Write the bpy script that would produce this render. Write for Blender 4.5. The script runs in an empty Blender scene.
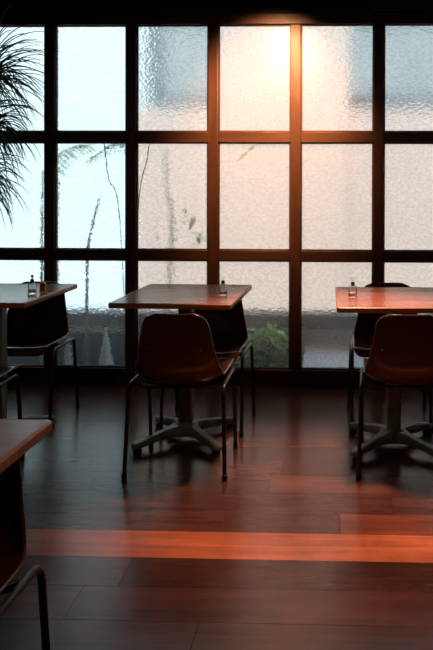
import bpy, bmesh, math, random
from mathutils import Vector, Matrix
random.seed(11)
PI = math.pi
SC = bpy.context.scene
COL = SC.collection

# ------------------------------------------------------------------ helpers
def link(o, parent=None):
    COL.objects.link(o)
    if parent is not None:
        o.parent = parent
    return o

def obj(name, bm, mats, parent=None, smooth=True, angle=40, bevel=0.0, seg=2):
    me = bpy.data.meshes.new(name)
    bmesh.ops.recalc_face_normals(bm, faces=bm.faces)
    bm.to_mesh(me); bm.free()
    if not isinstance(mats, (list, tuple)):
        mats = [mats]
    for m in mats:
        me.materials.append(m)
    if smooth:
        me.shade_smooth()
        me.set_sharp_from_angle(angle=math.radians(angle))
    o = bpy.data.objects.new(name, me)
    if bevel > 0:
        b = o.modifiers.new('bevel', 'BEVEL')
        b.width = bevel; b.segments = seg; b.limit_method = 'ANGLE'
        b.angle_limit = math.radians(35)
    return link(o, parent)

def tag(o, label=None, cat=None, group=None, kind=None):
    if label: o['label'] = label
    if cat: o['category'] = cat
    if group: o['group'] = group
    if kind: o['kind'] = kind
    return o

def thing(name, label, cat, loc=(0, 0, 0), rz=0, group=None):
    o = bpy.data.objects.new(name, None)
    o.empty_display_size = .1
    o.location = loc; o.rotation_euler = (0, 0, rz)
    link(o)
    return tag(o, label, cat, group)

def copy_tree(o, parent=None):
    c = o.copy(); COL.objects.link(c)
    c.parent = parent
    for ch in list(o.children):
        copy_tree(ch, c)
    return c

def box(bm, x0, x1, y0, y1, z0, z1, mi=0):
    vs = [bm.verts.new(p) for p in ((x0,y0,z0),(x1,y0,z0),(x1,y1,z0),(x0,y1,z0),
                                    (x0,y0,z1),(x1,y0,z1),(x1,y1,z1),(x0,y1,z1))]
    for f in ((0,3,2,1),(4,5,6,7),(0,1,5,4),(1,2,6,5),(2,3,7,6),(3,0,4,7)):
        fc = bm.faces.new([vs[i] for i in f]); fc.material_index = mi
    return bm

def BX(*a):
    return box(bmesh.new(), *a)

def tube(bm, pts, radii, n=10, cap=True):
    pts = [Vector(p) for p in pts]
    if not isinstance(radii, (list, tuple)):
        radii = [radii] * len(pts)
    rings = []; prev = None
    for i, p in enumerate(pts):
        if i == 0: t = pts[1] - pts[0]
        elif i == len(pts) - 1: t = pts[-1] - pts[-2]
        else: t = (pts[i+1] - pts[i]).normalized() + (pts[i] - pts[i-1]).normalized()
        t.normalize()
        if prev is None:
            a = Vector((0, 0, 1)) if abs(t.z) < .9 else Vector((1, 0, 0))
            nrm = t.cross(a).normalized()
        else:
            nrm = (prev - t * prev.dot(t)).normalized()
        prev = nrm; bi = t.cross(nrm)
        rings.append([bm.verts.new(p + (nrm * math.cos(2*PI*k/n) + bi * math.sin(2*PI*k/n)) * radii[i]) for k in range(n)])
    for a, b in zip(rings, rings[1:]):
        for k in range(n):
            bm.faces.new((a[k], a[(k+1) % n], b[(k+1) % n], b[k]))
    if cap:
        bm.faces.new(rings[0][::-1]); bm.faces.new(rings[-1])
    return bm

def lathe(bm, prof, n=24, c=(0, 0, 0)):
    rings = []
    for r, z in prof:
        if r < 1e-5:
            rings.append([bm.verts.new((c[0], c[1], c[2] + z))])
        else:
            rings.append([bm.verts.new((c[0] + r*math.cos(2*PI*k/n), c[1] + r*math.sin(2*PI*k/n), c[2] + z)) for k in range(n)])
    for a, b in zip(rings, rings[1:]):
        for k in range(n):
            k2 = (k+1) % n
            if len(a) == 1 and len(b) == 1: continue
            if len(a) == 1: bm.faces.new((a[0], b[k2], b[k]))
            elif len(b) == 1: bm.faces.new((a[k], a[k2], b[0]))
            else: bm.faces.new((a[k], a[k2], b[k2], b[k]))
    return bm

def smooth_path(pts, n=6):
    """Catmull-Rom through the points"""
    P = [Vector(p) for p in pts]
    P = [P[0]*2 - P[1]] + P + [P[-1]*2 - P[-2]]
    out = []
    for i in range(1, len(P) - 2):
        for k in range(n):
            t = k / n
            out.append(.5*((2*P[i]) + (P[i+1]-P[i-1])*t + (2*P[i-1]-5*P[i]+4*P[i+1]-P[i+2])*t*t + (3*P[i]-P[i-1]-3*P[i+1]+P[i+2])*t**3))
    out.append(P[-2])
    return out

def bend_path(pts, r, n=6):
    """polyline with rounded corners of radius r"""
    P = [Vector(p) for p in pts]; out = [P[0]]
    for i in range(1, len(P)-1):
        a = (P[i-1]-P[i]); b = (P[i+1]-P[i])
        ra = min(r, a.length*.49); rb = min(r, b.length*.49)
        A = P[i] + a.normalized()*ra; B = P[i] + b.normalized()*rb
        for k in range(n+1):
            t = k/n
            out.append(A*(1-t)**2 + P[i]*2*t*(1-t) + B*t*t)
    out.append(P[-1])
    return out

# ------------------------------------------------------------------ materials
def mat(name):
    m = bpy.data.materials.new(name); m.use_nodes = True
    nt = m.node_tree; nt.nodes.clear()
    out = nt.nodes.new('ShaderNodeOutputMaterial')
    b = nt.nodes.new('ShaderNodeBsdfPrincipled')
    nt.links.new(b.outputs[0], out.inputs[0])
    return m, nt, b, out

def N(nt, kind, **kw):
    n = nt.nodes.new(kind)
    for k, v in kw.items():
        if k in n.inputs: n.inputs[k].default_value = v
        else: setattr(n, k, v)
    return n

def ramp(nt, src, stops):
    r = nt.nodes.new('ShaderNodeValToRGB')
    el = r.color_ramp.elements
    while len(el) < len(stops): el.new(.5)
    for e, (p, c) in zip(el, stops):
        e.position = p; e.color = (*c, 1) if len(c) == 3 else c
    nt.links.new(src, r.inputs[0])
    return r

def coords(nt, scale=(1, 1, 1), rot=(0, 0, 0)):
    tc = nt.nodes.new('ShaderNodeTexCoord')
    mp = nt.nodes.new('ShaderNodeMapping')
    mp.inputs['Scale'].default_value = scale
    mp.inputs['Rotation'].default_value = rot
    nt.links.new(tc.outputs['Object'], mp.inputs[0])
    return mp.outputs[0]

def bumpify(nt, b, src, strength, dist):
    bp = N(nt, 'ShaderNodeBump', Strength=strength, Distance=dist)
    nt.links.new(src, bp.inputs['Height'])
    nt.links.new(bp.outputs[0], b.inputs['Normal'])
    return bp

def wood(name, stops, scale, rough=.35, bump=.1, coat=0.0, dist=.002, rvar=.1, spec=.5):
    m, nt, b, _ = mat(name)
    v = coords(nt, scale)
    n = N(nt, 'ShaderNodeTexNoise', Scale=1.0, Detail=6.0, Roughness=.6, Distortion=.6)
    nt.links.new(v, n.inputs['Vector'])
    r = ramp(nt, n.outputs[0], stops)
    nt.links.new(r.outputs[0], b.inputs['Base Color'])
    n2 = N(nt, 'ShaderNodeTexNoise', Scale=9.0, Detail=3.0)
    nt.links.new(coords(nt), n2.inputs['Vector'])
    mr = N(nt, 'ShaderNodeMapRange'); mr.inputs['To Min'].default_value = rough-rvar; mr.inputs['To Max'].default_value = rough+rvar
    nt.links.new(n2.outputs[0], mr.inputs[0]); nt.links.new(mr.outputs[0], b.inputs['Roughness'])
    b.inputs['Coat Weight'].default_value = coat; b.inputs['Coat Roughness'].default_value = .12
    b.inputs['Specular IOR Level'].default_value = spec
    bumpify(nt, b, n.outputs[0], bump, dist)
    return m

def plain(name, col, rough=.5, metal=0.0, bump=0.0, bscale=60, coat=0.0, var=.12, dist=.001):
    m, nt, b, _ = mat(name)
    n = N(nt, 'ShaderNodeTexNoise', Scale=float(bscale), Detail=4.0)
    nt.links.new(coords(nt), n.inputs['Vector'])
    lo = tuple(c*(1-var) for c in col); hi = tuple(min(1, c*(1+var)) for c in col)
    r = ramp(nt, n.outputs[0], [(.3, lo), (.7, hi)])
    nt.links.new(r.outputs[0], b.inputs['Base Color'])
    b.inputs['Roughness'].default_value = rough; b.inputs['Metallic'].default_value = metal
    b.inputs['Coat Weight'].default_value = coat; b.inputs['Coat Roughness'].default_value = .08
    if bump: bumpify(nt, b, n.outputs[0], bump, dist)
    return m

def floor_material():
    m, nt, b, _ = mat('floor_boards')
    at = N(nt, 'ShaderNodeAttribute', attribute_name='tone')
    v = coords(nt, (1.6, 26, 1))
    # every board shifts the grain
    add = N(nt, 'ShaderNodeVectorMath', operation='MULTIPLY_ADD')
    nt.links.new(at.outputs['Color'], add.inputs[0]); add.inputs[1].default_value = (37, 91, 13)
    nt.links.new(v, add.inputs[2])
    n = N(nt, 'ShaderNodeTexNoise', Scale=1.0, Detail=7.0, Roughness=.62, Distortion=.5)
    nt.links.new(add.outputs[0], n.inputs['Vector'])
    g = ramp(nt, n.outputs[0], [(.25, (.55, .5, .5)), (.75, (1.35, 1.3, 1.25))])
    mul = N(nt, 'ShaderNodeMix', data_type='RGBA', blend_type='MULTIPLY'); mul.inputs[0].default_value = 1
    nt.links.new(at.outputs['Color'], mul.inputs[6]); nt.links.new(g.outputs[0], mul.inputs[7])
    # worn blotches
    w = N(nt, 'ShaderNodeTexNoise', Scale=2.2, Detail=6.0, Roughness=.7)
    nt.links.new(coords(nt), w.inputs['Vector'])
    wr = ramp(nt, w.outputs[0], [(.35, (.7, .7, .7)), (.65, (1.15, 1.15, 1.15))])
    mul2 = N(nt, 'ShaderNodeMix', data_type='RGBA', blend_type='MULTIPLY'); mul2.inputs[0].default_value = 1
    nt.links.new(mul.outputs[2], mul2.inputs[6]); nt.links.new(wr.outputs[0], mul2.inputs[7])
    nt.links.new(mul2.outputs[2], b.inputs['Base Color'])
    mr = N(nt, 'ShaderNodeMapRange'); mr.inputs['To Min'].default_value = FLOOR_R[0]; mr.inputs['To Max'].default_value = FLOOR_R[1]
    nt.links.new(w.outputs[0], mr.inputs[0]); nt.links.new(mr.outputs[0], b.inputs['Roughness'])
    b.inputs['Specular IOR Level'].default_value = .36
    bumpify(nt, b, n.outputs[0], .35, .002)
    return m
FLOOR_R = (.14, .32)

def pane_material(name, scale, height, rough, milk):
    """hammered obscure glass: bumpy room side, a little milky"""
    m, nt, b, out = mat(name)
    v = coords(nt, (1, 1, 1.55))
    vo = N(nt, 'ShaderNodeTexVoronoi', Scale=scale, feature='SMOOTH_F1', Smoothness=.55, Randomness=1.0)
    nt.links.new(v, vo.inputs['Vector'])
    no = N(nt, 'ShaderNodeTexNoise', Scale=scale*1.1, Detail=2.0)
    nt.links.new(v, no.inputs['Vector'])
    ad = N(nt, 'ShaderNodeMath', operation='MULTIPLY_ADD'); ad.inputs[1].default_value = .8
    nt.links.new(no.outputs[0], ad.inputs[0]); nt.links.new(vo.outputs['Distance'], ad.inputs[2])
    cr = ramp(nt, vo.outputs['Distance'], [(.05, (1, 1, 1)), (.38, (.96, .97, .97)), (.65, (.85, .88, .88))])  # cell edges darker in the colour, for light scattered at the pebbles
    nt.links.new(cr.outputs[0], b.inputs['Base Color'])
    b.inputs['Transmission Weight'].default_value = 1
    b.inputs['Roughness'].default_value = rough
    b.inputs['IOR'].default_value = 1.45
    bp = bumpify(nt, b, ad.outputs[0], 1.0, height)
    tr = N(nt, 'ShaderNodeBsdfTranslucent', Color=(.9, .9, .9, 1)); nt.links.new(bp.outputs[0], tr.inputs['Normal'])
    df = N(nt, 'ShaderNodeBsdfDiffuse', Color=(.9, .9, .9, 1)); nt.links.new(bp.outputs[0], df.inputs['Normal'])
    mx1 = N(nt, 'ShaderNodeMixShader'); mx1.inputs[0].default_value = .5
    nt.links.new(tr.outputs[0], mx1.inputs[1]); nt.links.new(df.outputs[0], mx1.inputs[2])
    mx = N(nt, 'ShaderNodeMixShader'); mx.inputs[0].default_value = milk
    nt.links.new(b.outputs[0], mx.inputs[1]); nt.links.new(mx1.outputs[0], mx.inputs[2])
    nt.links.new(mx.outputs[0], out.inputs[0])
    return m

def glass_material(name, tint=(1, 1, 1), rough=.02):
    m, nt, b, _ = mat(name)
    b.inputs['Base Color'].default_value = (*tint, 1)
    b.inputs['Transmission Weight'].default_value = 1
    b.inputs['Roughness'].default_value = rough; b.inputs['IOR'].default_value = 1.45
    return m

def thin_glass(name, tint):
    m, nt, b, out = mat(name)
    nt.nodes.remove(b)
    tr = N(nt, 'ShaderNodeBsdfTransparent', Color=(*tint, 1)); gl = N(nt, 'ShaderNodeBsdfGlossy', Color=(1, 1, 1, 1), Roughness=.04)
    lw = N(nt, 'ShaderNodeLayerWeight', Blend=.18)
    mx = N(nt, 'ShaderNodeMixShader')
    nt.links.new(lw.outputs['Fresnel'], mx.inputs[0]); nt.links.new(tr.outputs[0], mx.inputs[1]); nt.links.new(gl.outputs[0], mx.inputs[2])
    nt.links.new(mx.outputs[0], out.inputs[0])
    return m

M = {}
M['frame'] = wood('window_timber', [(.2, (.030, .012, .006)), (.55, (.075, .032, .014)), (.8, (.14, .060, .026))], (14, 14, 1.5), .42, .35, 0, .003)
M['frameh'] = wood('transom_timber', [(.2, (.030, .012, .006)), (.55, (.075, .032, .014)), (.8, (.14, .060, .026))], (1.5, 14, 14), .42, .35, 0, .003)
M['pane'] = pane_material('hammered_glass', 44, .0026, .06, .13)
M['floor'] = floor_material()
M['dark'] = plain('dark_paint', (.012, .011, .011), .6, bump=.2, bscale=30)
M['darkwall'] = plain('dark_wall_paint', (.06, .05, .045), .7, bump=.2, bscale=20)
M['darkpanel'] = plain('dark_panel', (.03, .03, .026), .5, bump=.2, bscale=20)
M['skirt'] = plain('sill_paint', (.015, .012, .011), .5, bump=.2, bscale=30)
M['top'] = wood('table_veneer', [(.25, (.20, .070, .042)), (.5, (.33, .125, .078)), (.75, (.42, .18, .115))], (2.2, 16, 4), .22, .05, 0, .0006, .06, .5)
M['edge'] = wood('table_edging', [(.25, (.32, .13, .04)), (.75, (.50, .22, .075))], (9, 9, 3), .36, .1, 0, .001, .05)
M['plastic'] = plain('brown_plastic', (.085, .029, .018), .22, bump=.04, bscale=260, coat=.5, var=.06, dist=.0004)
M['steel'] = plain('black_tube', (.008, .009, .010), .34, bump=.05, bscale=300)
M['chrome'] = plain('screw_steel', (.75, .72, .68), .2, metal=1, var=.03)
M['rubber'] = plain('black_rubber', (.01, .01, .01), .7)
M['iron'] = plain('green_grey_iron', (.20, .25, .22), .36, bump=.25, bscale=120, var=.2)
M['glass'] = thin_glass('clear_glass', (.97, .98, .98))
M['salt'] = plain('white_salt', (.85, .83, .8), .8, bump=.6, bscale=700, dist=.001)
M['cork'] = plain('dark_cap', (.012, .009, .008), .4)
M['copper'] = plain('copper_cap', (.62, .27, .15), .25, metal=1, var=.1)
M['amber'] = thin_glass('amber_glass', (.72, .40, .22))
M['leaf_in'] = plain('dark_leaf', (.012, .03, .018), .5, var=.3)
M['stem'] = plain('stem_bark', (.05, .035, .022), .8, bump=.5, bscale=80, var=.3)
M['pot'] = plain('grey_pot', (.10, .09, .08), .7, bump=.3, bscale=40)
M['soil'] = plain('soil', (.02, .014, .01), .95, bump=.8, bscale=90)
M['render_w'] = plain('beige_render', (.66, .57, .53), .9, bump=.3, bscale=25, var=.05)
M['farwall'] = plain('far_wall', (.30, .345, .37), .9, bump=.3, bscale=3, var=.15)
M['ledge'] = plain('slate_ledge', (.03, .06, .07), .6, bump=.5, bscale=35, var=.35)
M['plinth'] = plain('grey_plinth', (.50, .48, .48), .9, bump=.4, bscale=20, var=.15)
M['darkplinth'] = plain('shaded_stone', (.012, .022, .027), .8, bump=.4, bscale=20, var=.3)  # near-black colour carries the shade of the recess under the coping
M['gravel'] = plain('white_gravel', (.9, .92, .93), .9, bump=1.0, bscale=70, var=.2, dist=.01)
M['paving'] = plain('pale_paving', (.42, .54, .57), .8, bump=.5, bscale=8, var=.3)
M['leaf'] = plain('green_leaf', (.20, .46, .10), .5, var=.45, bscale=14)
M['leafy'] = plain('bright_leaf', (.38, .62, .10), .5, var=.2, bscale=14)
M['frond'] = plain('dark_frond', (.10, .19, .09), .5, var=.3, bscale=14)
M['stone'] = plain('pale_stone', (.82, .88, .9), .7, bump=1.0, bscale=35, var=.2, dist=.02)
M['pinkstone'] = plain('pink_stone', (.75, .62, .62), .7, bump=.5, bscale=30, var=.15)
M['bark_pale'] = plain('pale_bark', (.22, .28, .28), .8, bump=.5, bscale=60, var=.3)
M['beam'] = plain('blue_grey_beam', (.10, .16, .20), .7, var=.2)
M['lampmetal'] = plain('lamp_black', (.02, .02, .02), .4)

# ------------------------------------------------------------------ camera (level within half a degree, shifted lens)
f_px, cx, cy, H = 700.0, 322.83, 194.18, 1.282
yaw, pitch, roll = .02893, -.00626, .00328
fwd = Vector((-math.sin(yaw)*math.cos(pitch), math.cos(yaw)*math.cos(pitch), math.sin(pitch)))
rt = Vector((math.cos(yaw), math.sin(yaw), 0)); up = rt.cross(fwd)
r2 = rt*math.cos(roll) + up*math.sin(roll); u2 = up*math.cos(roll) - rt*math.sin(roll)
cd = bpy.data.cameras.new('camera'); cam = bpy.data.objects.new('camera', cd); link(cam)
cam.matrix_world = Matrix(((r2.x, u2.x, -fwd.x, 0), (r2.y, u2.y, -fwd.y, 0), (r2.z, u2.z, -fwd.z, H), (0, 0, 0, 1)))
cd.sensor_fit = 'VERTICAL'; cd.sensor_height = 24; cd.sensor_width = 24
cd.lens = 24*f_px/650
cd.shift_x = (216.5-cx)/650; cd.shift_y = (cy-325)/650
cd.clip_start = .05
SC.camera = cam

# ------------------------------------------------------------------ room
DW = 4.576            # room face of the window
S, X0 = .5438, -1.9437
XL, XR, YB, ZC = -3.05, 1.95, -1.6, 2.78
# floor: boards run along X
def make_floor():
    bm = bmesh.new(); tones = []
    edges = [2.41, 2.60, 2.765, 2.95, 3.13, 3.30, 3.47, 3.65, 3.82, 3.99, 4.17, 4.35, 4.53, 4.70]
    y = 2.41
    while y > YB:
        edges.insert(0, round(y - .178, 3)); y -= .178
    edges[0] = YB
    rnd = random.Random(5)
    g = .0003
    for i, (a, b) in enumerate(zip(edges, edges[1:])):
        cuts = [XL]
        x = XL + rnd.uniform(.4, 1.6)
        if abs(a-2.41) < 1e-3: cuts += []
        elif abs(a-2.60) < 1e-3: cuts += [-1.9, -.008]
        else:
            while x < XR - .3:
                cuts.append(x); x += rnd.uniform(1.1, 2.2)
        cuts.append(XR)
        for x0, x1 in zip(cuts, cuts[1:]):
            t = rnd.uniform(.65, 1.25)
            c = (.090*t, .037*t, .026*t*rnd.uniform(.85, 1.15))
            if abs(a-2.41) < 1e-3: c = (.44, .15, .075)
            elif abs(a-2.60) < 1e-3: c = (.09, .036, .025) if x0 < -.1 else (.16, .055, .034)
            n0 = len(bm.faces)
            vs = []
            for z, k in ((0, 0), (-.003, 1)):
                e = 0 if k else .0006
                vs.append([bm.verts.new(p) for p in ((x0+g+e, a+g+e, z), (x1-g-e, a+g+e, z), (x1-g-e, b-g-e, z), (x0+g+e, b-g-e, z))])
            bm.faces.new(vs[0])
            for k in range(4):
                bm.faces.new((vs[1][k], vs[1][(k+1) % 4], vs[0][(k+1) % 4], vs[0][k]))
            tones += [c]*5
    fb = box(bm, XL, XR, YB, 4.70, -.05, -.0029)
    tones += [(.02, .012, .009)]*6
    me = bpy.data.meshes.new('floor'); bm.to_mesh(me); bm.free()
    ca = me.color_attributes.new('tone', 'FLOAT_COLOR', 'CORNER')
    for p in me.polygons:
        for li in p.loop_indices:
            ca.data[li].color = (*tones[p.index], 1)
    me.materials.append(M['floor'])
    o = bpy.data.objects.new('floor', me); link(o); tag(o, kind='structure')
make_floor()
def struct(name, bm, m, **k):
    return tag(obj(name, bm, m, **k), kind='structure')
struct('ceiling', BX(XL, XR, YB, DW+.1, ZC, ZC+.1), M['dark'])
struct('wall_left', BX(XL-.1, XL, YB, DW+.1, 0, ZC), M['darkwall'])
struct('wall_right', BX(XR, XR+.1, YB, DW+.1, 0, ZC), M['darkwall'])
struct('wall_back', BX(XL-.1, XR+.1, YB-.1, YB, 0, ZC), M['darkwall'])
struct('wall_front', BX(XL, XR, DW-.01, DW+.1, 2.437, ZC), M['dark'])
struct('trim_1', BX(.185, XR, DW-.04, DW-.01, 2.447, 2.77), M['darkpanel'], bevel=.004)

# window: timber grid of panes
win = bpy.data.objects.new('window_1', None); win.location = (0, DW, 0); link(win); tag(win, kind='structure')
MW = .0345; FD = .07
K0, K1 = -2, 7
xs = [X0 + k*S for k in range(K0, K1+1)]
def wobj(name, bm, m, **k):
    o = obj(name, bm, m, win, **k); return o
zr = [(0.0, .0984), (.8141, .8823), (1.5908, 1.6623), (2.3646, 2.437)]
wobj('bottom_rail', BX(XL, XR, -.005, FD+.02, .0, zr[0][1]), M['frameh'], bevel=.004)
wobj('top_rail', BX(XL, XR, -.004, FD, zr[3][0], zr[3][1]), M['frameh'], bevel=.004)
for x in xs:
    wobj('mullion', BX(x-MW, x+MW, 0, FD, zr[0][1]-.001, zr[3][0]+.001), M['frame'], bevel=.005)
XB = [XL-.03] + xs + [XR+.03]
for (z0, z1) in zr[1:3]:
    for a, b in zip(XB, XB[1:]):
        if b - a < .1: continue
        wobj('transom', BX(max(a+MW-.001, XL), min(b-MW+.001, XR), .004, FD-.004, z0, z1), M['frameh'], bevel=.004)
rows = [(zr[0][1], zr[1][0]), (zr[1][1], zr[2][0]), (zr[2][1], zr[3][0])]
for a, b in zip(XB, XB[1:]):
    x0, x1 = max(a+MW, XL), min(b-MW, XR)
    if x1 - x0 < .05: continue
    for (z0, z1) in rows:
        wobj('pane', BX(x0-.004, x1+.004, .030, .035, z0-.004, z1+.004), M['pane'], smooth=False)
        # glazing beads round the pane
        bm = bmesh.new(); w = .008
        box(bm, x0, x1, .018, .030, z0, z0+w); box(bm, x0, x1, .018, .030, z1-w, z1)
        box(bm, x0, x0+w, .018, .030, z0+w, z1-w); box(bm, x1-w, x1, .018, .030, z0+w, z1-w)
        wobj('glazing_bead', bm, M['frame'], smooth=False)

# ------------------------------------------------------------------ chair (front of the chair faces -Y)
def make_chair(label):
    t = thing('cafe_chair', label, 'chair', group='brown plastic chairs at the tables')
    # profile from seat front to top of the back
    prof = smooth_path([(0, -.222, .398), (0, -.216, .416), (0, -.19, .430), (0, -.12, .424), (0, -.03, .410), (0, .05, .399),
                        (0, .11, .400), (0, .152, .422), (0, .178, .472), (0, .191, .55), (0, .199, .64), (0, .206, .730)], 6)
    L = [0]
    for a, b in zip(prof, prof[1:]): L.append(L[-1] + (b-a).length)
    T = L[-1]
    def interp(tab, s):
        for (a, va), (b, vb) in zip(tab, tab[1:]):
            if s <= b:
                q = (s-a)/(b-a)
                return va + (vb-va)*q
        return tab[-1][1]
    wt = [(0, .196), (.08, .200), (.45, .198), (.55, .196), (.62, .189), (.72, .174), (.84, .156), (1, .136)]
    ct = [(0, .004), (.08, .012), (.25, .026), (.42, .042), (.52, .050), (.62, .048), (.8, .030), (1, .012)]
    nu = 28
    bm = bmesh.new(); g = []
    # extra rows close to the ends for the rounded corners
    for i, p in enumerate(prof):
        s = L[i]/T
        if i == 0: tv = prof[1]-prof[0]
        elif i == len(prof)-1: tv = prof[-1]-prof[-2]
        else: tv = prof[i+1]-prof[i-1]
        tv.normalize(); nv = Vector((0, -tv.z, tv.y))      # inward: up for the seat, forward for the back
        w = interp(wt, s); c = interp(ct, s)
        d = T - L[i]; r = .052
        if d < r: w = w - r + math.sqrt(max(0, r*r-(r-d)**2))
        d = L[i]; r = .045
        if d < r: w = w - r + math.sqrt(max(0, r*r-(r-d)**2))
        row = []
        for k in range(nu+1):
            u = -1 + 2*k/nu
            q = p + nv*(c*abs(u)**3.2) + Vector((w*u, 0, 0))
            row.append(bm.verts.new(q))
        g.append(row)
    for a, b in zip(g, g[1:]):
        for k in range(nu):
            bm.faces.new((a[k], a[k+1], b[k+1], b[k]))
    bmesh.ops.recalc_face_normals(bm, faces=bm.faces)
    rim = [v.co.copy() for v in g[0]] + [r[-1].co.copy() for r in g[1:-1]] + [v.co.copy() for v in g[-1][::-1]] + [r[0].co.copy() for r in g[-2:0:-1]]
    bmesh.ops.solidify(bm, geom=bm.faces[:], thickness=.005)
    rim2 = []
    for p in rim:
        if not rim2 or (p-rim2[-1]).length > .006: rim2.append(p)
    tube(bm, rim2 + [rim2[0]], .0052, 8, cap=False)
    shell = obj('seat_shell', bm, M['plastic'], t, angle=60)
    for s in (-1, 1):
        b2 = bmesh.new(); lathe(b2, [(0, .004), (.005, .0035), (.007, 0), (.007, -.0075), (.005, -.011), (0, -.0115)], 12)
        bmesh.ops.rotate(b2, verts=b2.verts, cent=(0, 0, 0), matrix=Matrix.Rotation(-PI/2, 3, 'X'))
        bmesh.ops.translate(b2, verts=b2.verts, vec=(s*.118, .199, .575))
        obj('screw', b2, M['chrome'], shell)
    R = .0093
    zf, zb = .412, .408
    for s in (-1, 1):
        # front and rear legs splay out, a rail joins them under the seat
        ft, bt = Vector((s*.209, -.150, zf)), Vector((s*.212, .165, zb))
        fo, bo = Vector((s*.211, -.195, .012)), Vector((s*.223, .195, .012))
        path = bend_path([fo, ft, bt, bo], .045, 8)
        # split: bottom to just under the bend = leg, rest = side rail
        i0, i1 = 1, len(path)-2
        front = tube(bmesh.new(), [fo, path[1]], R, 12)
        rear = tube(bmesh.new(), [bo, path[-2]], R, 12)
        rail = tube(bmesh.new(), path[1:-1], R, 12)
        obj('side_rail', rail, M['steel'], t)
        for p, b3 in ((fo, front), (bo, rear)):
            lg = obj('leg', b3, M['steel'], t)
            b4 = lathe(bmesh.new(), [(0, 0), (.011, 0), (.0125, .003), (.0125, .026), (.010, .028), (0, .028)], 14, (p.x, p.y, 0))
            obj('foot_cap', b4, M['rubber'], lg)
    for yy, zz in ((-.09, .400), (.09, .384)):
        b5 = tube(bmesh.new(), bend_path([(-.210, yy, .407), (-.165, yy, zz), (.165, yy, zz), (.210, yy, .407)], .03, 6), .008, 10)
        obj('cross_bar', b5, M['steel'], t)
    return t

# ------------------------------------------------------------------ table
TW, TD, TZ = .58, .679, .75
def make_table(label):
    t = thing('cafe_table', label, 'table', group='square pedestal tables')
    tp = obj('tabletop', BX(-TW/2+.006, TW/2-.006, -TD/2+.006, TD/2-.006, TZ-.024, TZ), M['top'], t, bevel=.002)
    bm = bmesh.new()
    # rounded corner edging ring
    def ringpts(hw, hd, r, z):
        out = []
        for (sx, sy, a0) in ((1, 1, 0), (-1, 1, 90), (-1, -1, 180), (1, -1, 270)):
            for k in range(6):
                a = math.radians(a0 + 90*k/5)
                out.append(bm.verts.new((sx*(hw-r)+r*math.cos(a), sy*(hd-r)+r*math.sin(a), z)))
        return out
    sec = [(.008, TZ-.025), (.002, TZ-.025), (0, TZ-.022), (0, TZ-.004), (.003, TZ-.0005), (.008, TZ+.0003)]
    rings = [ringpts(TW/2-d, TD/2-d, .014 if d < .005 else .010, z) for d, z in sec]
    n = len(rings[0])
    for a, b in zip(rings, rings[1:]+[rings[0]]):
        for k in range(n):
            bm.faces.new((a[k], a[(k+1) % n], b[(k+1) % n], b[k]))
    obj('edge_band', bm, M['edge'], t)
    # iron spider plate below the top
    bm = bmesh.new()
    box(bm, -.20, .20, -.022, .022, TZ-.037, TZ-.025); box(bm, -.022, .022, -.24, .24, TZ-.036, TZ-.0251)
    obj('top_bracket', bm, M['iron'], t, bevel=.002)
    # column, slightly rounded square tube
    obj('column', BX(-.036, .036, -.036, .036, .07, TZ-.036), M['iron'], t, bevel=.012, seg=4)
    # cast cross base: four arms with concave webs
    bm = bmesh.new()
    hub = .060
    lathe(bm, [(0, .028), (.058, .028), (.066, .04), (.064, .082), (.052, .094), (0, .096)], 24)
    obj('base_hub', bm, M['iron'], t)
    for k in range(4):
        a = PI/4 + k*PI/2
        bm = bmesh.new(); secs = []
        #  s, half width, z bottom, z top
        for s, hw, z0, z1 in ((.030, .050, .030, .088), (.060, .036, .032, .086), (.100, .024, .034, .080), (.160, .020, .032, .070), (.220, .021, .027, .060),
                              (.255, .025, .022, .054), (.280, .025, .021, .051), (.296, .018, .022, .046), (.302, .007, .026, .040)):
            ring = []
            for (u, v) in ((-1, 0), (-.8, -.0), (.8, 0), (1, .0), (1, .7), (.72, 1), (-.72, 1), (-1, .7)):
                if v == 0 and abs(u) == 1: vv = .25
                else: vv = v
                ring.append(bm.verts.new((s*math.cos(a)-u*hw*math.sin(a), s*math.sin(a)+u*hw*math.cos(a), z0+(z1-z0)*vv)))
            secs.append(ring)
        for p, q in zip(secs, secs[1:]):
            for j in range(8):
                bm.faces.new((p[j], p[(j+1) % 8], q[(j+1) % 8], q[j]))
        bm.faces.new(secs[0][::-1]); bm.faces.new(secs[-1])
        arm = obj('base_arm', bm, M['iron'], t, angle=50)
        c = (.272*math.cos(a), .272*math.sin(a), 0)
        obj('glide', lathe(bmesh.new(), [(0, 0), (.019, 0), (.021, .004), (.021, .012), (.007, .015), (.007, .03), (0, .03)], 18, c), M['rubber'], arm)
    return t

tb = make_table('reddish square table in the middle with one glass shaker near its right edge')
tb.location = (-.802, 3.567, 0); tb.rotation_euler.z = -.016
t2 = copy_tree(tb); t2.location = (.256, 3.511, 0); t2.rotation_euler.z = .021
t2['label'] = 'reddish square table at the right edge of the photo with one glass shaker on it'
t3 = copy_tree(tb); t3.location = (-1.774, 3.547, 0); t3.rotation_euler.z = .008
t3['label'] = 'dark square table at the left, carrying a clear bottle and an amber shaker'
t4 = copy_tree(tb); t4.location = (-.956, 1.257, 0); t4.rotation_euler.z = 0
t4['label'] = 'nearest brown table with orange-lit edge, cut off at the lower left of the photo'

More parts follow.
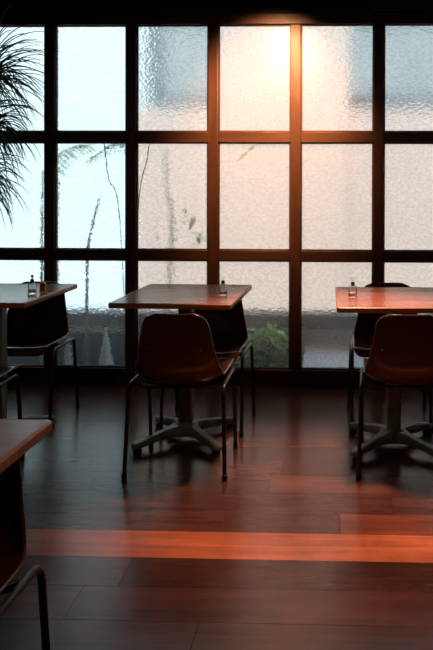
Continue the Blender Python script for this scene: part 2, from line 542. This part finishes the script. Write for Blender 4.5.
ch = make_chair('brown plastic chair with its back to the camera in front of the middle table')
ch.location = (-.74, 3.255, 0); ch.rotation_euler.z = PI
def chair(x, y, rz, label):
    c = copy_tree(ch); c.location = (x, y, 0); c.rotation_euler = (0, 0, rz); c['label'] = label
chair(-.732, 3.805, -.01, 'brown plastic chair between the middle table and the window, facing the camera')
chair(.302, 3.285, PI-.03, 'brown plastic chair with its back to the camera, before the right-hand table')
chair(.262, 3.935, .0, 'brown plastic chair between the right-hand table and the window, facing the camera')
chair(-1.78, 3.88, .03, 'brown plastic chair facing the camera behind the left table with two bottles')
chair(-1.735, 3.09, PI, 'chair before the left table, mostly cut off by the left photo edge')
chair(-.915, 1.445, .0, 'nearest brown plastic chair, tucked under the cut-off table at the lower left')

# ------------------------------------------------------------------ cruets
def make_cruet(x, y, label, capmat, z=TZ+.0008):
    t = thing('glass_cruet', label, 'shaker', (x, y, z), .3, 'small glass shakers on the tables')
    bm = bmesh.new()
    n = 28
    prof = [(0, 0), (.0185, 0), (.0205, .002), (.0205, .044), (.0185, .052), (.0105, .058), (.0090, .0600),
            (.0080, .0590), (.0095, .0565), (.0172, .050), (.0190, .043), (.0190, .009), (.017, .007), (0, .007)]
    lathe(bm, prof, n)
    obj('bottle_body', bm, M['glass'], t)
    obj('salt', lathe(bmesh.new(), [(0, .0073), (.016, .0073), (.0184, .0095), (.0182, .020), (.012, .022), (0, .0225)], 20), M['salt'], t)
    st = obj('stopper', lathe(bmesh.new(), [(0, .054), (.0070, .054), (.0074, .0605), (.0095, .062), (.0098, .069), (.0080, .074), (0, .0755)], 18), M['cork'], t)
    obj('knob', lathe(bmesh.new(), [(0, .0755), (.003, .0755), (.003, .082), (.0065, .085), (.0075, .090), (.0055, .095), (0, .0965)], 16), capmat, st)
    return t
make_cruet(-.602, 3.50, 'small glass shaker with dark stopper on the middle table', M['glass'])
make_cruet(.050, 3.475, 'small glass shaker with dark stopper on the right-hand table', M['glass'])
make_cruet(-1.573, 3.50, 'clear bottle with a copper knob on the left table beside the amber shaker', M['copper'])
t = thing('amber_shaker', 'small amber shaker beside the clear bottle on the left table', 'shaker', (-1.545, 3.56, TZ+.0008))
obj('shaker_body', lathe(bmesh.new(), [(0, 0), (.014, 0), (.0155, .002), (.0150, .032), (.0135, .038), (.0125, .0375), (.0135, .031), (.0138, .005), (0, .004)], 24), M['amber'], t)
obj('shaker_cap', lathe(bmesh.new(), [(0, .0375), (.0150, .0375), (.0152, .046), (.010, .051), (0, .052)], 24), M['copper'], t)
# ------------------------------------------------------------------ indoor plant with thin arching leaves (left)
pt = thing('dracaena_plant', 'tall indoor plant with thin arching leaves before the upper left panes', 'plant', (-2.24, 4.20, 0))
obj('pot', lathe(bmesh.new(), [(0, 0), (.11, 0), (.12, .01), (.155, .28), (.162, .285), (.162, .30), (.148, .30), (.143, .265), (0, .265)], 32), M['pot'], pt)
obj('soil', lathe(bmesh.new(), [(0, .2655), (.1425, .2655), (.10, .274), (0, .278)], 24), M['soil'], pt)
rnd = random.Random(3)
def crown(c, n, lmin, lmax, elev, droop):
    """ribbon leaves with a real thickness radiating from c (local to the plant)"""
    bm = bmesh.new()
    for i in range(n):
        az = rnd.uniform(0, 2*PI); el = math.radians(rnd.uniform(*elev)); ln = rnd.uniform(lmin, lmax)
        d = Vector((math.cos(az)*math.cos(el), math.sin(az)*math.cos(el)*.55, math.sin(el)))
        p = Vector(c) + Vector((0, 0, rnd.uniform(-.10, .08))); pts = [p.copy()]
        steps = 9; dr = droop*rnd.uniform(.7, 1.3)
        for k in range(steps):
            d = (d + Vector((0, 0, -dr*(.35+.1*k)))).normalized()
            p = p + d*(ln/steps); pts.append(p.copy())
        if max(q.y for q in pts) > .345: continue
        tube(bm, pts, [max(.0006, .0031*math.sin(PI*min(1, .18+.82*(k/steps)))**.6) for k in range(steps+1)], 5)
    return bm
for path, cr in (
    ([(0.02, 0, .27), (.03, .0, .9), (.06, .0, 1.4), (.10, -.02, 1.95)], ((.10, -.02, 2.00), 190, .26, .46, (-40, 70), .19)),
    ([(-.02, .03, .27), (-.04, .02, .8), (.02, .02, 1.3), (.07, .03, 1.66)], ((.07, .03, 1.70), 170, .22, .40, (-40, 50), .26)),
    ([(0, -.03, .27), (.02, -.04, .7), (.05, -.03, 1.1), (.05, -.03, 1.32)], ((.05, -.03, 1.38), 150, .20, .36, (-40, 45), .30))):
    sp = smooth_path(path, 5)
    st = obj('stem', tube(bmesh.new(), sp, [.016 - .006*k/len(sp) for k in range(len(sp))], 10), M['stem'], pt)
    obj('leaves', crown(*cr), M['leaf_in'], st)

# ------------------------------------------------------------------ outside
struct('ground', BX(-9, 8, DW+.101, 16, -.22, -.12), M['paving'])
struct('wall_outside', BX(-1.9, 5, 6.30, 6.45, -.12, 2.02), M['render_w'])
struct('wall_outside_pier', BX(-1.14, .05, 6.27, 6.4, -.12, 4.6), M['render_w'])  # added pier; its beige stands in for warm glow on the glass
struct('wall_far', BX(-2.6, 7, 9.0, 9.2, -.12, 4.8), M['farwall'])
pg = thing('garden_pergola', 'blue grey beams of a pergola blurred behind the upper right panes', 'pergola', (0, 6.9, -.12))
for z in (2.18, 3.05):
    obj('beam', BX(-1.9, 4.5, -.05, .05, z, z+.14), M['beam'], pg)
for x in (-1.85, 4.4):
    obj('post', BX(x-.05, x+.05, -.049, .049, 0, 3.05), M['beam'], pg)
# slate topped low wall close to the glass
lw = thing('garden_ledge', 'dark slate-topped low wall outside, seen through the bottom panes', 'wall', (0, 5.0, -.12))
obj('coping', BX(-4.0, 3.6, -.09, .12, .420, .522), M['ledge'], lw, bevel=.006)
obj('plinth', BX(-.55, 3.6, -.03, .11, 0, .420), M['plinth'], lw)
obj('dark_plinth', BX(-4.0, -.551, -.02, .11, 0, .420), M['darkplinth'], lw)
obj('pale_band', BX(-4.0, -.75, -.075, -.0201, .388, .419), M['pinkstone'], lw)
def gravel_bed():
    bm = bmesh.new(); rows = []; rg = random.Random(8)
    for i in range(9):
        y = 4.672 + i*(4.968-4.672)/8
        rows.append([bm.verts.new((-.27+k*.03, y, .07+.11*(i/8)+rg.uniform(-.006, .006))) for k in range(140)])
    low = [[bm.verts.new((v.co.x, v.co.y, -.12)) for v in r] for r in (rows[0], rows[-1])]
    for a, b in zip(rows, rows[1:]):
        for k in range(139): bm.faces.new((a[k], a[k+1], b[k+1], b[k]))
    for k in range(139):
        bm.faces.new((low[0][k], low[0][k+1], rows[0][k+1], rows[0][k])); bm.faces.new((rows[-1][k], rows[-1][k+1], low[1][k+1], low[1][k]))
        bm.faces.new((low[0][k], low[1][k], low[1][k+1], low[0][k+1]))
    o = obj('gravel_bed', bm, M['gravel'])
    tag(o, 'pale gravel bed between the right-hand bottom panes and the low wall', 'gravel', kind='stuff')
gravel_bed()

def cone(x, y, h, r, label):  # unidentified pale shape, modelled as a bumpy cone
    b = bmesh.new(); prof = [(0, 0), (r, 0), (r*.97, .02)]
    for k in range(1, 9):
        q = k/9; prof.append((r*(1-q)**.85*(1+.08*math.sin(k*2.1)), .02+h*q))
    prof.append((0, h+.02))
    lathe(b, prof, 20)
    o = obj('garden_stone', b, M['stone']); o.location = (x, y, -.12)
    tag(o, label, 'stone', 'pale cone stones behind the bottom left pane')
cone(-1.645, 4.82, .42, .075, 'pale cone-shaped stone blurred behind the bottom pane left of the middle table')
cone(-1.905, 4.80, .36, .05, 'smaller pale cone-shaped stone behind the glass below the left chair')

def leaf(bm, p, d, ln, w, bend=.3, th=.0012):
    """pointed leaf blade, thin solid"""
    d = Vector(d).normalized(); side = d.cross(Vector((0, 0, 1)))
    if side.length < .1: side = Vector((1, 0, 0))
    side.normalize(); nn = side.cross(d)
    top, bot = [], []
    for k in range(6):
        q = k/5; ww = w*math.sin(PI*(.08+.92*q))**.8 if q < 1 else .0008
        c = Vector(p)+d*ln*q - nn*0 + Vector((0, 0, -bend*ln*q*q))
        top.append([bm.verts.new(c-side*ww+nn*th), bm.verts.new(c+nn*(th-.15*ww)), bm.verts.new(c+side*ww+nn*th)])
        bot.append([bm.verts.new(c-side*ww-nn*th), bm.verts.new(c-nn*(th+.15*ww)), bm.verts.new(c+side*ww-nn*th)])
    for k in range(5):
        for j in range(2):
            bm.faces.new((top[k][j], top[k][j+1], top[k+1][j+1], top[k+1][j]))
            bm.faces.new((bot[k][j], bot[k+1][j], bot[k+1][j+1], bot[k][j+1]))
        bm.faces.new((top[k][0], top[k+1][0], bot[k+1][0], bot[k][0])); bm.faces.new((top[k][2], bot[k][2], bot[k+1][2], top[k+1][2]))

def shrub(x, y, w, h, n, label, m):
    t = thing('garden_shrub', label, 'shrub', (x, y, -.12), 0, 'green shrubs outside the bottom panes')
    b = bmesh.new(); s = bmesh.new()
    for i in range(9):
        a = rnd.uniform(0, 2*PI); rr = rnd.uniform(.3, 1)*w*.6
        tube(s, smooth_path([(0, 0, 0), (rr*.4*math.cos(a), rr*.3*math.sin(a), h*.5), (rr*math.cos(a), rr*.5*math.sin(a), h*.85)], 3), .004, 5)
    for i in range(n):
        a = rnd.uniform(0, 2*PI); q = rnd.uniform(.05, 1)
        rr = w*math.sqrt(rnd.random())*math.sqrt(max(.05, 1-(q-.4)**2/.5))
        p = (rr*math.cos(a), .55*rr*math.sin(a), h*q)
        leaf(b, p, (math.cos(a)+rnd.uniform(-.6, .6), rnd.uniform(-1, .4), rnd.uniform(-.3, .8)), rnd.uniform(.05, .09), rnd.uniform(.010, .018), .4)
    obj('stems', s, M['stem'], t); obj('foliage', b, m, t)
shrub(-.53, 4.79, .17, .44, 520, 'green leafy shrub outside the bottom pane right of the middle table', M['leaf'])

def twig(name, label, pts, r, leaves=(), cat='branch', m=None, bark='stem'):
    P = [Vector(p) for p in pts]
    base = P[0]
    t = thing(name, label, cat, tuple(base), 0)
    path = smooth_path([p-base for p in P], 5)
    obj('branch', tube(bmesh.new(), path, [r*(1-.6*k/len(path)) for k in range(len(path))], 7), M[bark], t)
    if leaves:
        b = bmesh.new()
        for (p, d, ln, w) in leaves:
            leaf(b, Vector(p)-base, d, ln, w, .35)
        obj('foliage', b, m or M['leafy'], t)
    return t
def wp(px, py, Y):
    d = r2*((px-cx)/f_px) - u2*((py-cy)/f_px) + fwd
    return d*(Y/d.y) + Vector((0, 0, H))
GY = 5.25
def lv(list_, Y=GY):
    out = []
    for (px, py, ang, ln, w) in list_:
        a = math.radians(ang)
        out.append((wp(px, py, Y), (math.cos(a), -.1, math.sin(a)), ln*1.5, w*1.5))
    return out
# slim saplings outside: they stand on the ground and lean on the air before the bright yard
twig('garden_sapling', 'slim leafy sapling behind the pane left of the orange-lit mullion', [wp(168, 360, GY), wp(169, 300, GY), wp(172, 225, GY), wp(167, 185, GY), wp(166, 150, GY)], .016,
     lv([(186, 226, 110, .10, .018), (186, 222, 40, .08, .016), (190, 230, 75, .09, .02), (192, 232, -15, .07, .015), (184, 232, 160, .07, .013), (196, 240, 60, .07, .015), (178, 240, 150, .06, .015),
         (160, 240, 170, .06, .013), (158, 238, 100, .05, .012), (199, 245, 90, .06, .012), (176, 300, 60, .06, .012), (188, 246, 20, .05, .012), (186, 215, 95, .05, .012)], 4.86), 'tree', None, 'bark_pale')
twig('garden_vine', 'thin bare vine crossing the pane above the middle table', [wp(150, 138, 4.68), wp(147, 160, 4.68), wp(140, 190, 4.68), wp(137, 260, 4.68), wp(137, 420, 4.68)], .0045, cat='vine')
twig('garden_vine', 'thin curved vine in the second pane row, left of the middle table', [wp(104, 138, 4.68), wp(105, 150, 4.68), wp(109, 180, 4.68), wp(118, 202, 4.68), wp(124, 300, 4.68), wp(124, 420, 4.68)], .0045, cat='vine')
twig('garden_sapling', 'blurred sapling behind the pane with the palm frond', [wp(86, 420, 4.8), wp(87, 300, 4.8), wp(88, 250, 4.8), wp(95, 215, 4.8), wp(101, 195, 4.8)], .012, cat='tree', bark='bark_pale')
twig('garden_sapling', 'dark slim trunk hugging the left mullion, behind the glass', [wp(41, 420, 4.8), wp(42, 300, 4.8), wp(42, 230, 4.8), wp(43, 170, 4.8)], .013, cat='tree', bark='bark_pale')
twig('garden_sapling', 'dark slim trunk just right of the left mullion, behind the glass', [wp(58, 420, 4.8), wp(58, 300, 4.8), wp(57, 230, 4.8), wp(59, 180, 4.8)], .010, cat='tree', bark='bark_pale')
# palm frond in the second row
def palm(pts, nroot, n, ln, w, label, m):
    # a single-stemmed young palm: stem from the ground, arching midrib with leaflets
    P = [Vector(p) for p in pts]; base = P[0]
    t = thing('garden_palm', label, 'palm', tuple(base), 0)
    obj('stem', tube(bmesh.new(), smooth_path([p-base for p in P[:nroot+1]], 5), .008, 7), M['stem'], t)
    path = smooth_path([p-base for p in P[nroot:]], 10)
    b = tube(bmesh.new(), path, .004, 6); ax = (P[-1]-P[nroot]).normalized()
    for k in range(n):
        q = k/(n-1); p = path[int(q*(len(path)-1))]
        for s in (-1, 1):
            leaf(b, p, ax*.8 + Vector((0, .2*s, s*.35-.25)), ln*(1-.4*q), w, .3)
    obj('frond', b, m, t)
palm([wp(131, 425, 4.76), wp(131, 200, 4.76), wp(134, 138, 4.76), wp(116, 142, 4.76), wp(93, 158, 4.76)], 2, 12, .11, .007, 'young palm outside, dark frond behind the pane above the middle table', M['frond'])
palm([wp(48, 425, 4.80), wp(48, 220, 4.80), wp(50, 166, 4.80), wp(66, 150, 4.80), wp(88, 146, 4.80)], 2, 12, .13, .011, 'young palm outside, yellow green frond right of the hanging leaves', M['leafy'])
palm([wp(297, 425, 4.76), wp(297, 200, 4.76), wp(292, 137, 4.76), wp(268, 137, 4.76), wp(240, 158, 4.76)], 2, 9, .05, .006, 'young palm outside, small pale frond near the warm glow', M['leafy'])

# ------------------------------------------------------------------ lights
def spot(name, loc, target, power, color, size_deg, blend, radius=.04, label=''):
    ld = bpy.data.lights.new(name, 'SPOT'); ld.energy = power; ld.color = color
    ld.spot_size = math.radians(size_deg); ld.spot_blend = blend; ld.shadow_soft_size = radius
    o = bpy.data.objects.new(name + '_light', ld)
    d = (Vector(target)-Vector(loc)).normalized()
    o.rotation_euler = d.to_track_quat('-Z', 'Y').to_euler(); o.location = Vector(loc)
    link(o)
    # spotlight head: can, yoke and ceiling base around the bulb
    t = thing('ceiling_spotlight', label, 'lamp', (loc[0], loc[1], ZC))
    q = d.to_track_quat('-Z', 'Y').to_matrix()
    bm = lathe(bmesh.new(), [(.050, -.01), (.053, -.01), (.053, .09), (.035, .115), (0, .115), (0, .110), (.033, .110), (.050, .088), (.050, -.01)], 24)
    for v in bm.verts: v.co = q @ v.co + Vector((0, 0, loc[2]-ZC)) - d*.0
    obj('lamp_head', bm, M['lampmetal'], t)
    obj('lamp_mount', tube(lathe(bmesh.new(), [(0, -.02), (.045, -.02), (.045, 0), (0, 0)], 20), [(0, 0, -.02), (0, 0, loc[2]-ZC+.08)], .008, 8), M['lampmetal'], t)
spot('ceiling_spotlight', (-.40, 3.62, 2.60), (-.46, 4.576, 1.80), 600, (1, .42, .18), 62, 1.0, .06, 'black ceiling spotlight aimed at the window frame')
spot('ceiling_spotlight', (-.10, 3.48, 2.62), (.04, 2.84, 0), 460, (1, .48, .30), 52, 1.0, .12, 'black ceiling spotlight aimed at the floor boards')
spot('ceiling_spotlight', (.35, 1.25, 2.62), (-.80, 1.42, .55), 28, (1, .58, .27), 26, 1.0, .04, 'black ceiling spotlight aimed at the nearest table')
spot('ceiling_spotlight', (-1.5, .2, 2.62), (-.9, 4.0, .5), 16, (1, .66, .46), 60, 1.0, .02, 'black ceiling spotlight left of the camera')  # unseen fill lamp, added for highlights on the chairs
spot('ceiling_spotlight', (.9, .1, 2.62), (0, 4.0, .5), 9, (1, .66, .46), 60, 1.0, .02, 'black ceiling spotlight right of the camera')  # second unseen fill, added to lift the dark chair shells
sd = bpy.data.lights.new('sun', 'SUN'); sd.energy = 6.9; sd.color = (1, .91, .81); sd.angle = math.radians(1.5)
so = bpy.data.objects.new('sun', sd); so.rotation_euler = Vector((.25, .55, -.95)).to_track_quat('-Z', 'Y').to_euler(); so.location = (0, 3, 6); link(so)

# sky
W = bpy.data.worlds.new('sky'); SC.world = W; W.use_nodes = True
nt = W.node_tree; nt.nodes.clear()
wo = nt.nodes.new('ShaderNodeOutputWorld'); bg = nt.nodes.new('ShaderNodeBackground')
tc = nt.nodes.new('ShaderNodeTexCoord'); sp_ = nt.nodes.new('ShaderNodeSeparateXYZ')
nt.links.new(tc.outputs['Generated'], sp_.inputs[0])
rp = ramp(nt, sp_.outputs['Z'], [(0.0, (.68, .93, .97)), (.25, (.74, .95, .98)), (1.0, (.62, .80, 1.0))])
nt.links.new(rp.outputs[0], bg.inputs[0]); bg.inputs[1].default_value = 1.75
nt.links.new(bg.outputs[0], wo.inputs[0])

SC.view_settings.view_transform = 'Standard'
SC.view_settings.look = 'None'
SC.view_settings.exposure = 0
SC.view_settings.gamma = 1
SC.view_settings.use_curve_mapping = False
SC.cycles.max_bounces = 14; SC.cycles.transmission_bounces = 12; SC.cycles.glossy_bounces = 5
SC.cycles.diffuse_bounces = 5; SC.cycles.transparent_max_bounces = 12
SC.cycles.caustics_refractive = True; SC.cycles.caustics_reflective = True
SC.cycles.sample_clamp_indirect = 6
